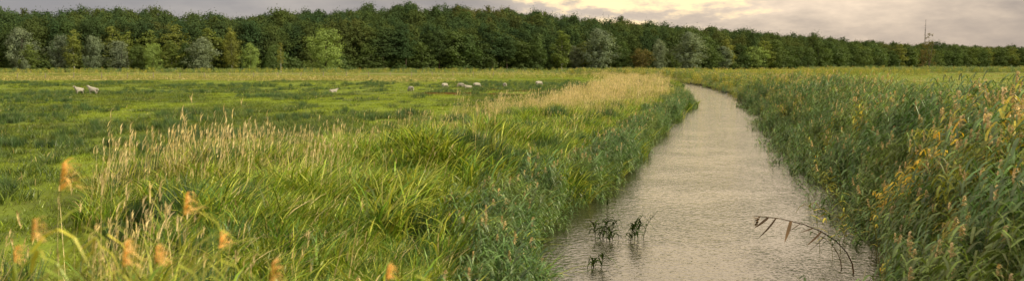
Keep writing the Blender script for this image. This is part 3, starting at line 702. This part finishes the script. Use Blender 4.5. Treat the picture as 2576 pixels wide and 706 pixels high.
# ------------------------------------------------------------------ mast
def strut(V, F, M, a, b, r):
    a = Vector(a); b = Vector(b); d = (b-a).normalized(); u = d.orthogonal().normalized(); v = d.cross(u); o = len(V)
    for p in (a, b):
        for k in range(4):
            an = math.pi/2*k; q = p+u*r*math.cos(an)+v*r*math.sin(an); V.append(tuple(q))
    for k in range(4):
        F.append((o+k, o+(k+1) % 4, o+4+(k+1) % 4, o+4+k)); M.append(0)
V, F, M = [], [], []
mh = 34; legs = [(0.55*math.cos(a), 0.55*math.sin(a)) for a in (0.3, 2.4, 4.5)]
for lx, ly in legs: strut(V, F, M, (lx, ly, 0), (lx*0.55, ly*0.55, mh-4), 0.09)
nb = 20
for i in range(nb):
    f0, f1 = i/nb, (i+1)/nb
    for j in range(3):
        a, b = legs[j], legs[(j+1) % 3]; s0, s1 = 1-0.45*f0, 1-0.45*f1
        strut(V, F, M, (a[0]*s0, a[1]*s0, (mh-4)*f0), (b[0]*s1, b[1]*s1, (mh-4)*f1), 0.05)
        strut(V, F, M, (a[0]*s1, a[1]*s1, (mh-4)*f1), (b[0]*s1, b[1]*s1, (mh-4)*f1), 0.05)
M_steel = solid("weathered_steel", (0.12, 0.11, 0.11), (0.17, 0.15, 0.14), 2, 0.6)
mast = link(bpy.data.objects.new("radio_mast", mk_mesh("radio_mast", V, F, [M_steel])))
mast.location = (324, 700, float(ground(324, 700))); mast["label"] = "thin steel lattice mast rising above the distant trees"; mast["category"] = "mast"
V, F, M = [], [], []
strut(V, F, M, (0, 0, mh-4), (0, 0, mh+3.5), 0.16)
for zz in (mh-3, mh-1.2): strut(V, F, M, (-0.9, 0, zz), (0.9, 0, zz), 0.12)
o = link(bpy.data.objects.new("antenna", mk_mesh("antenna", V, F, [M_steel]))); o.parent = mast

# ------------------------------------------------------------------ fence
M_post = solid("weathered_post_wood", (0.16, 0.13, 0.10), (0.26, 0.22, 0.17), 5, 0.9)
fe = link(bpy.data.objects.new("wire_fence", None)); fe.location = (-130, 180, 0)
fe["label"] = "old wire fence on weathered wooden posts across the dry grass"; fe["category"] = "fence"
V, F, M = [], [], []; tube(V, F, M, [(0, 0, -0.3), (0.01, 0, 0.7), (0.03, 0.01, 1.35), (0.03, 0.01, 1.38)], [0.08, 0.075, 0.07, 0.01], 0, 7)
pmesh = mk_mesh("post", V, F, [M_post])
prev = None; WVv, WFf, WM = [], [], []
for i in range(26):
    x = -135+i*5.2; y = 186+i*2.0+R.uniform(-.3, .3); z = float(ground(x, y))
    o = link(bpy.data.objects.new("post", pmesh)); o.parent = fe; o.location = (x+130, y-180, z); o.rotation_euler = (R.uniform(-.07, .07), R.uniform(-.07, .07), R.random())
    if prev:
        for hh in (0.5, 0.9, 1.25): strut(WVv, WFf, WM, (prev[0]+130, prev[1]-180, prev[2]+hh), (x+130, y-180, z+hh), 0.006)
    prev = (x, y, z)
o = link(bpy.data.objects.new("wire", mk_mesh("wire", WVv, WFf, [M_steel]))); o.parent = fe

# ------------------------------------------------------------------ sheep
M_wool = solid("cream_wool", (0.36, 0.335, 0.27), (0.26, 0.245, 0.20), 14, 0.95)
M_face = solid("pale_sheep_face", (0.34, 0.30, 0.25), (0.25, 0.22, 0.18), 10, 0.8)
M_eye = solid("dark_eye", (0.02, 0.02, 0.02), (0.03, 0.02, 0.02), 5, 0.3)
def sheep_mesh(pose):
    P = []; E = []; Rr = []
    def add(p, r, par=None):
        P.append(p); Rr.append(r if isinstance(r, tuple) else (r, r)); i = len(P)-1
        if par is not None: E.append((par, i))
        return i
    zb = 0.30 if pose == "lying" else 0.60
    pel = add((-0.35, 0, zb+0.02), (0.20, 0.20)); mid = add((-0.05, 0, zb-0.02), (0.245, 0.235), pel); ch = add((0.28, 0, zb), (0.21, 0.22), mid)
    tl = add((-0.55, 0, zb+0.02), 0.10, pel); add((-0.62, 0, zb-0.18), 0.035, tl)
    if pose == "grazing": neck = [(0.48, 0, zb-0.05), (0.62, 0.02, zb-0.26)]; head = [(0.68, 0.02, zb-0.40), (0.76, 0.02, zb-0.54)]
    elif pose == "standing": neck = [(0.45, 0, zb+0.16), (0.55, 0, zb+0.33)]; head = [(0.63, 0.02, zb+0.37), (0.80, 0.03, zb+0.29)]
    else: neck = [(0.45, 0, zb+0.12), (0.54, 0, zb+0.26)]; head = [(0.62, 0.03, zb+0.29), (0.78, 0.05, zb+0.2)]
    n1 = add(neck[0], 0.15, ch); n2 = add(neck[1], 0.095, n1); h1 = add(head[0], 0.078, n2); h2 = add(head[1], 0.045, h1)
    for s in (-1, 1):
        e1 = add((head[0][0]-0.03, head[0][1]+s*0.10, head[0][2]+0.03), 0.025, n2); add((head[0][0]-0.05, head[0][1]+s*0.17, head[0][2]+0.0), 0.014, e1)
        if pose == "lying":
            a = add((0.30, s*0.17, 0.16), 0.07, ch); b = add((0.46, s*0.18, 0.06), 0.04, a); add((0.26, s*0.19, 0.04), 0.03, b)
            a = add((-0.30, s*0.20, 0.17), 0.10, pel); b = add((-0.08, s*0.24, 0.07), 0.05, a); c = add((-0.34, s*0.24, 0.05), 0.035, b); add((-0.18, s*0.25, 0.03), 0.028, c)
        else:
            j = R.uniform(-0.05, 0.05)
            a = add((0.27, s*0.12, zb-0.20), 0.085, ch); b = add((0.28+j, s*0.125, 0.24), 0.04, a); c = add((0.27+j, s*0.125, 0.06), 0.028, b); add((0.30+j, s*0.125, 0.015), 0.032, c)
            a = add((-0.30, s*0.13, zb-0.18), 0.105, pel); b = add((-0.43-j, s*0.13, 0.24), 0.045, a); c = add((-0.40-j, s*0.13, 0.06), 0.028, b); add((-0.37-j, s*0.13, 0.015), 0.032, c)
    me = bpy.data.meshes.new("sheep_cage"); me.from_pydata(P, E, [])
    ob = bpy.data.objects.new("sheep_cage", me); COL.objects.link(ob)
    sk = ob.modifiers.new("Skin", 'SKIN'); sk.use_smooth_shade = True
    sd = me.skin_vertices[0].data
    for i, r in enumerate(Rr): sd[i].radius = r; sd[i].use_root = (i == 0)
    ss = ob.modifiers.new("Sub", 'SUBSURF'); ss.levels = 2; ss.render_levels = 2
    dg = bpy.context.evaluated_depsgraph_get(); dg.update()
    out = bpy.data.meshes.new_from_object(ob.evaluated_get(dg))
    out.name = "sheep_"+pose
    bpy.data.objects.remove(ob)
    out.materials.clear(); out.materials.append(M_wool); out.materials.append(M_face)
    for v in out.vertices:
        isleg = v.co.z < 0.30 and pose != "lying"
        hd = Vector(head[0])
        if not isleg and (v.co-hd).length > 0.16:
            n = vnoise(v.co.x*1.0+5, v.co.z+v.co.y+5, 0.07, 3)
            v.co += v.normal*float(n-0.4)*0.05
    for p in out.polygons:
        c = p.center
        if (c.z < 0.27 and pose != "lying") or c.x > neck[1][0]+0.02 or (pose == "lying" and c.z < 0.08): p.material_index = 1
        p.use_smooth = True
    eyes = []
    for s in (-1, 1):
        EV, EF = [], []
        c = Vector(head[0]).lerp(Vector(head[1]), 0.35)+Vector((0, s*0.062, 0.03))
        for i in range(5):
            for k in range(6):
                th = math.pi*i/4; ph = 2*math.pi*k/6; EV.append((c.x+0.016*math.sin(th)*math.cos(ph), c.y+0.016*math.sin(th)*math.sin(ph), c.z+0.016*math.cos(th)))
        for i in range(4):
            for k in range(6): EF.append((i*6+k, i*6+(k+1) % 6, (i+1)*6+(k+1) % 6, (i+1)*6+k))
        eyes.append(mk_mesh("sheep_eye", EV, EF, [M_eye], None, True))
    return out, eyes
SM = {p: sheep_mesh(p) for p in ("grazing", "standing", "lying")}
for pose, x, y, rz, sc in [("standing", -47.3, 97, -2.1, 0.92), ("standing", -45.9, 97.3, 3.0, 0.98), ("lying", -21.5, 107, 0.4, 0.8), ("grazing", -12.3, 108, 2.2, 0.92), ("grazing", -9.3, 123, 0.9, 0.92),
                           ("grazing", -7.1, 123, 2.6, 0.88), ("lying", -6.0, 121, 3.3, 0.92), ("grazing", -4.9, 124, 0.6, 0.88), ("grazing", -1.0, 123, 1.9, 0.85), ("grazing", 4.0, 132, 0.6, 0.95)]:
    bm, em = SM[pose]
    o = link(bpy.data.objects.new("sheep", bm)); o.location = (x, y, float(ground(x, y))-0.01); o.rotation_euler = (0, 0, rz); o.scale = (sc, sc, sc)
    o["label"] = {"standing": "cream-white sheep standing with its head raised on the pasture", "grazing": "cream-white sheep grazing head down on the pasture", "lying": "cream-white sheep lying down in the grass"}[pose]
    o["category"] = "sheep"; o["group"] = "sheep scattered over the pasture"
    for e_ in em:
        e = link(bpy.data.objects.new("eye", e_)); e.parent = o

# ------------------------------------------------------------------ world, sun
SUN_AZ, SUN_EL = math.radians(113), math.radians(31)
W = bpy.data.worlds.new("World"); scene.world = W; W.use_nodes = True
nt = W.node_tree; nt.nodes.clear(); lk = nt.links
tc = N(nt, 'ShaderNodeTexCoord'); vec = tc.outputs['Generated']
sx = N(nt, 'ShaderNodeSeparateXYZ'); lk.new(vec, sx.inputs[0]); X, Y, Z = sx.outputs
sky = N(nt, 'ShaderNodeTexSky', sky_type='NISHITA'); sky.sun_disc = False; sky.sun_elevation = SUN_EL; sky.sun_rotation = SUN_AZ
skyc = mixc(nt, 1.0, sky.outputs[0], (0.09, 0.09, 0.09), 'MULTIPLY')
mp = N(nt, 'ShaderNodeMapping'); mp.inputs['Scale'].default_value = (1, 1, 3.2); mp.inputs['Rotation'].default_value = (0, 0.25, 0); lk.new(vec, mp.inputs[0])
c1 = noise(nt, mp.outputs[0], 5.0, 6, 0.55); c2 = noise(nt, mp.outputs[0], 22.0, 5, 0.6)
right = ramp(nt, X, -0.5, 0.5)
base = mixc(nt, right, (0.39, 0.365, 0.375), (0.48, 0.40, 0.35))
base = mixc(nt, ramp(nt, c1, 0.35, 0.7), mixc(nt, 1.0, base, (0.80, 0.80, 0.82), 'MULTIPLY'), mixc(nt, 1.0, base, (1.3, 1.26, 1.16), 'MULTIPLY'))
zen = N(nt, 'ShaderNodeMapRange'); lk.new(Z, zen.inputs[0]); zen.inputs[1].default_value = 0.12; zen.inputs[2].default_value = 0.7; zen.inputs[3].default_value = 1.0; zen.inputs[4].default_value = 4.2; zen.clamp = True
base = mixc(nt, 1.0, base, grey(nt, zen.outputs[0]), 'MULTIPLY')
base = mixc(nt, ramp(nt, Z, 0.2, 0.7), base, mixc(nt, 1.0, base, (1.06, 1.0, 0.84), 'MULTIPLY'))
def ell(x0, wx, z0, wz, nzamp):
    ex = mathn(nt, 'DIVIDE', mathn(nt, 'SUBTRACT', X, x0), wx); ez = mathn(nt, 'DIVIDE', mathn(nt, 'SUBTRACT', Z, z0), wz)
    r2 = mathn(nt, 'ADD', mathn(nt, 'MULTIPLY', ex, ex), mathn(nt, 'MULTIPLY', ez, ez))
    return mathn(nt, 'ADD', mathn(nt, 'SQRT', r2), mathn(nt, 'MULTIPLY', mathn(nt, 'SUBTRACT', c2, 0.5), nzamp))
fwd = ramp(nt, Y, 0.0, 0.3)
glow = mathn(nt, 'MULTIPLY', ramp(nt, ell(0.26, 0.45, 0.26, 0.30, 0.4), 1.0, 0.1), fwd)
base = mixc(nt, mathn(nt, 'MULTIPLY', glow, 0.9), base, (2.15, 1.68, 1.16))
patch = mathn(nt, 'MULTIPLY', ramp(nt, ell(0.15, 0.145, 0.110, 0.066, 2.0), 1.10, 0.62), fwd)
base = mixc(nt, patch, base, (1.5, 1.14, 0.62))
fin = mixc(nt, 0.10, base, skyc)
bg = N(nt, 'ShaderNodeBackground'); lk.new(fin, bg.inputs[0]); bg.inputs[1].default_value = 1.0
ow = N(nt, 'ShaderNodeOutputWorld'); lk.new(bg.outputs[0], ow.inputs[0])

sl_ = bpy.data.lights.new("sun", 'SUN'); sl_.energy = 4.7; sl_.angle = math.radians(5); sl_.color = (1.0, 0.91, 0.68)
so = link(bpy.data.objects.new("sun", sl_))
dirv = Vector((math.sin(SUN_AZ)*math.cos(SUN_EL), math.cos(SUN_AZ)*math.cos(SUN_EL), math.sin(SUN_EL)))
so.rotation_euler = dirv.to_track_quat('Z', 'Y').to_euler(); so.location = (60, 60, 80)

# ------------------------------------------------------------------ camera
cam = bpy.data.cameras.new("camera"); co = link(bpy.data.objects.new("camera", cam))
co.location = (0, 0, 3.5); co.rotation_euler = (math.radians(90-4.96), 0, 0)
cam.sensor_width = 36; cam.lens = 36*887/1024; cam.clip_end = 6000; cam.clip_start = 0.1
cam.dof.use_dof = True; cam.dof.focus_distance = 28; cam.dof.aperture_fstop = 1.4
scene.camera = co
scene.view_settings.view_transform = 'Standard'; scene.view_settings.look = 'None'; scene.view_settings.exposure = 0
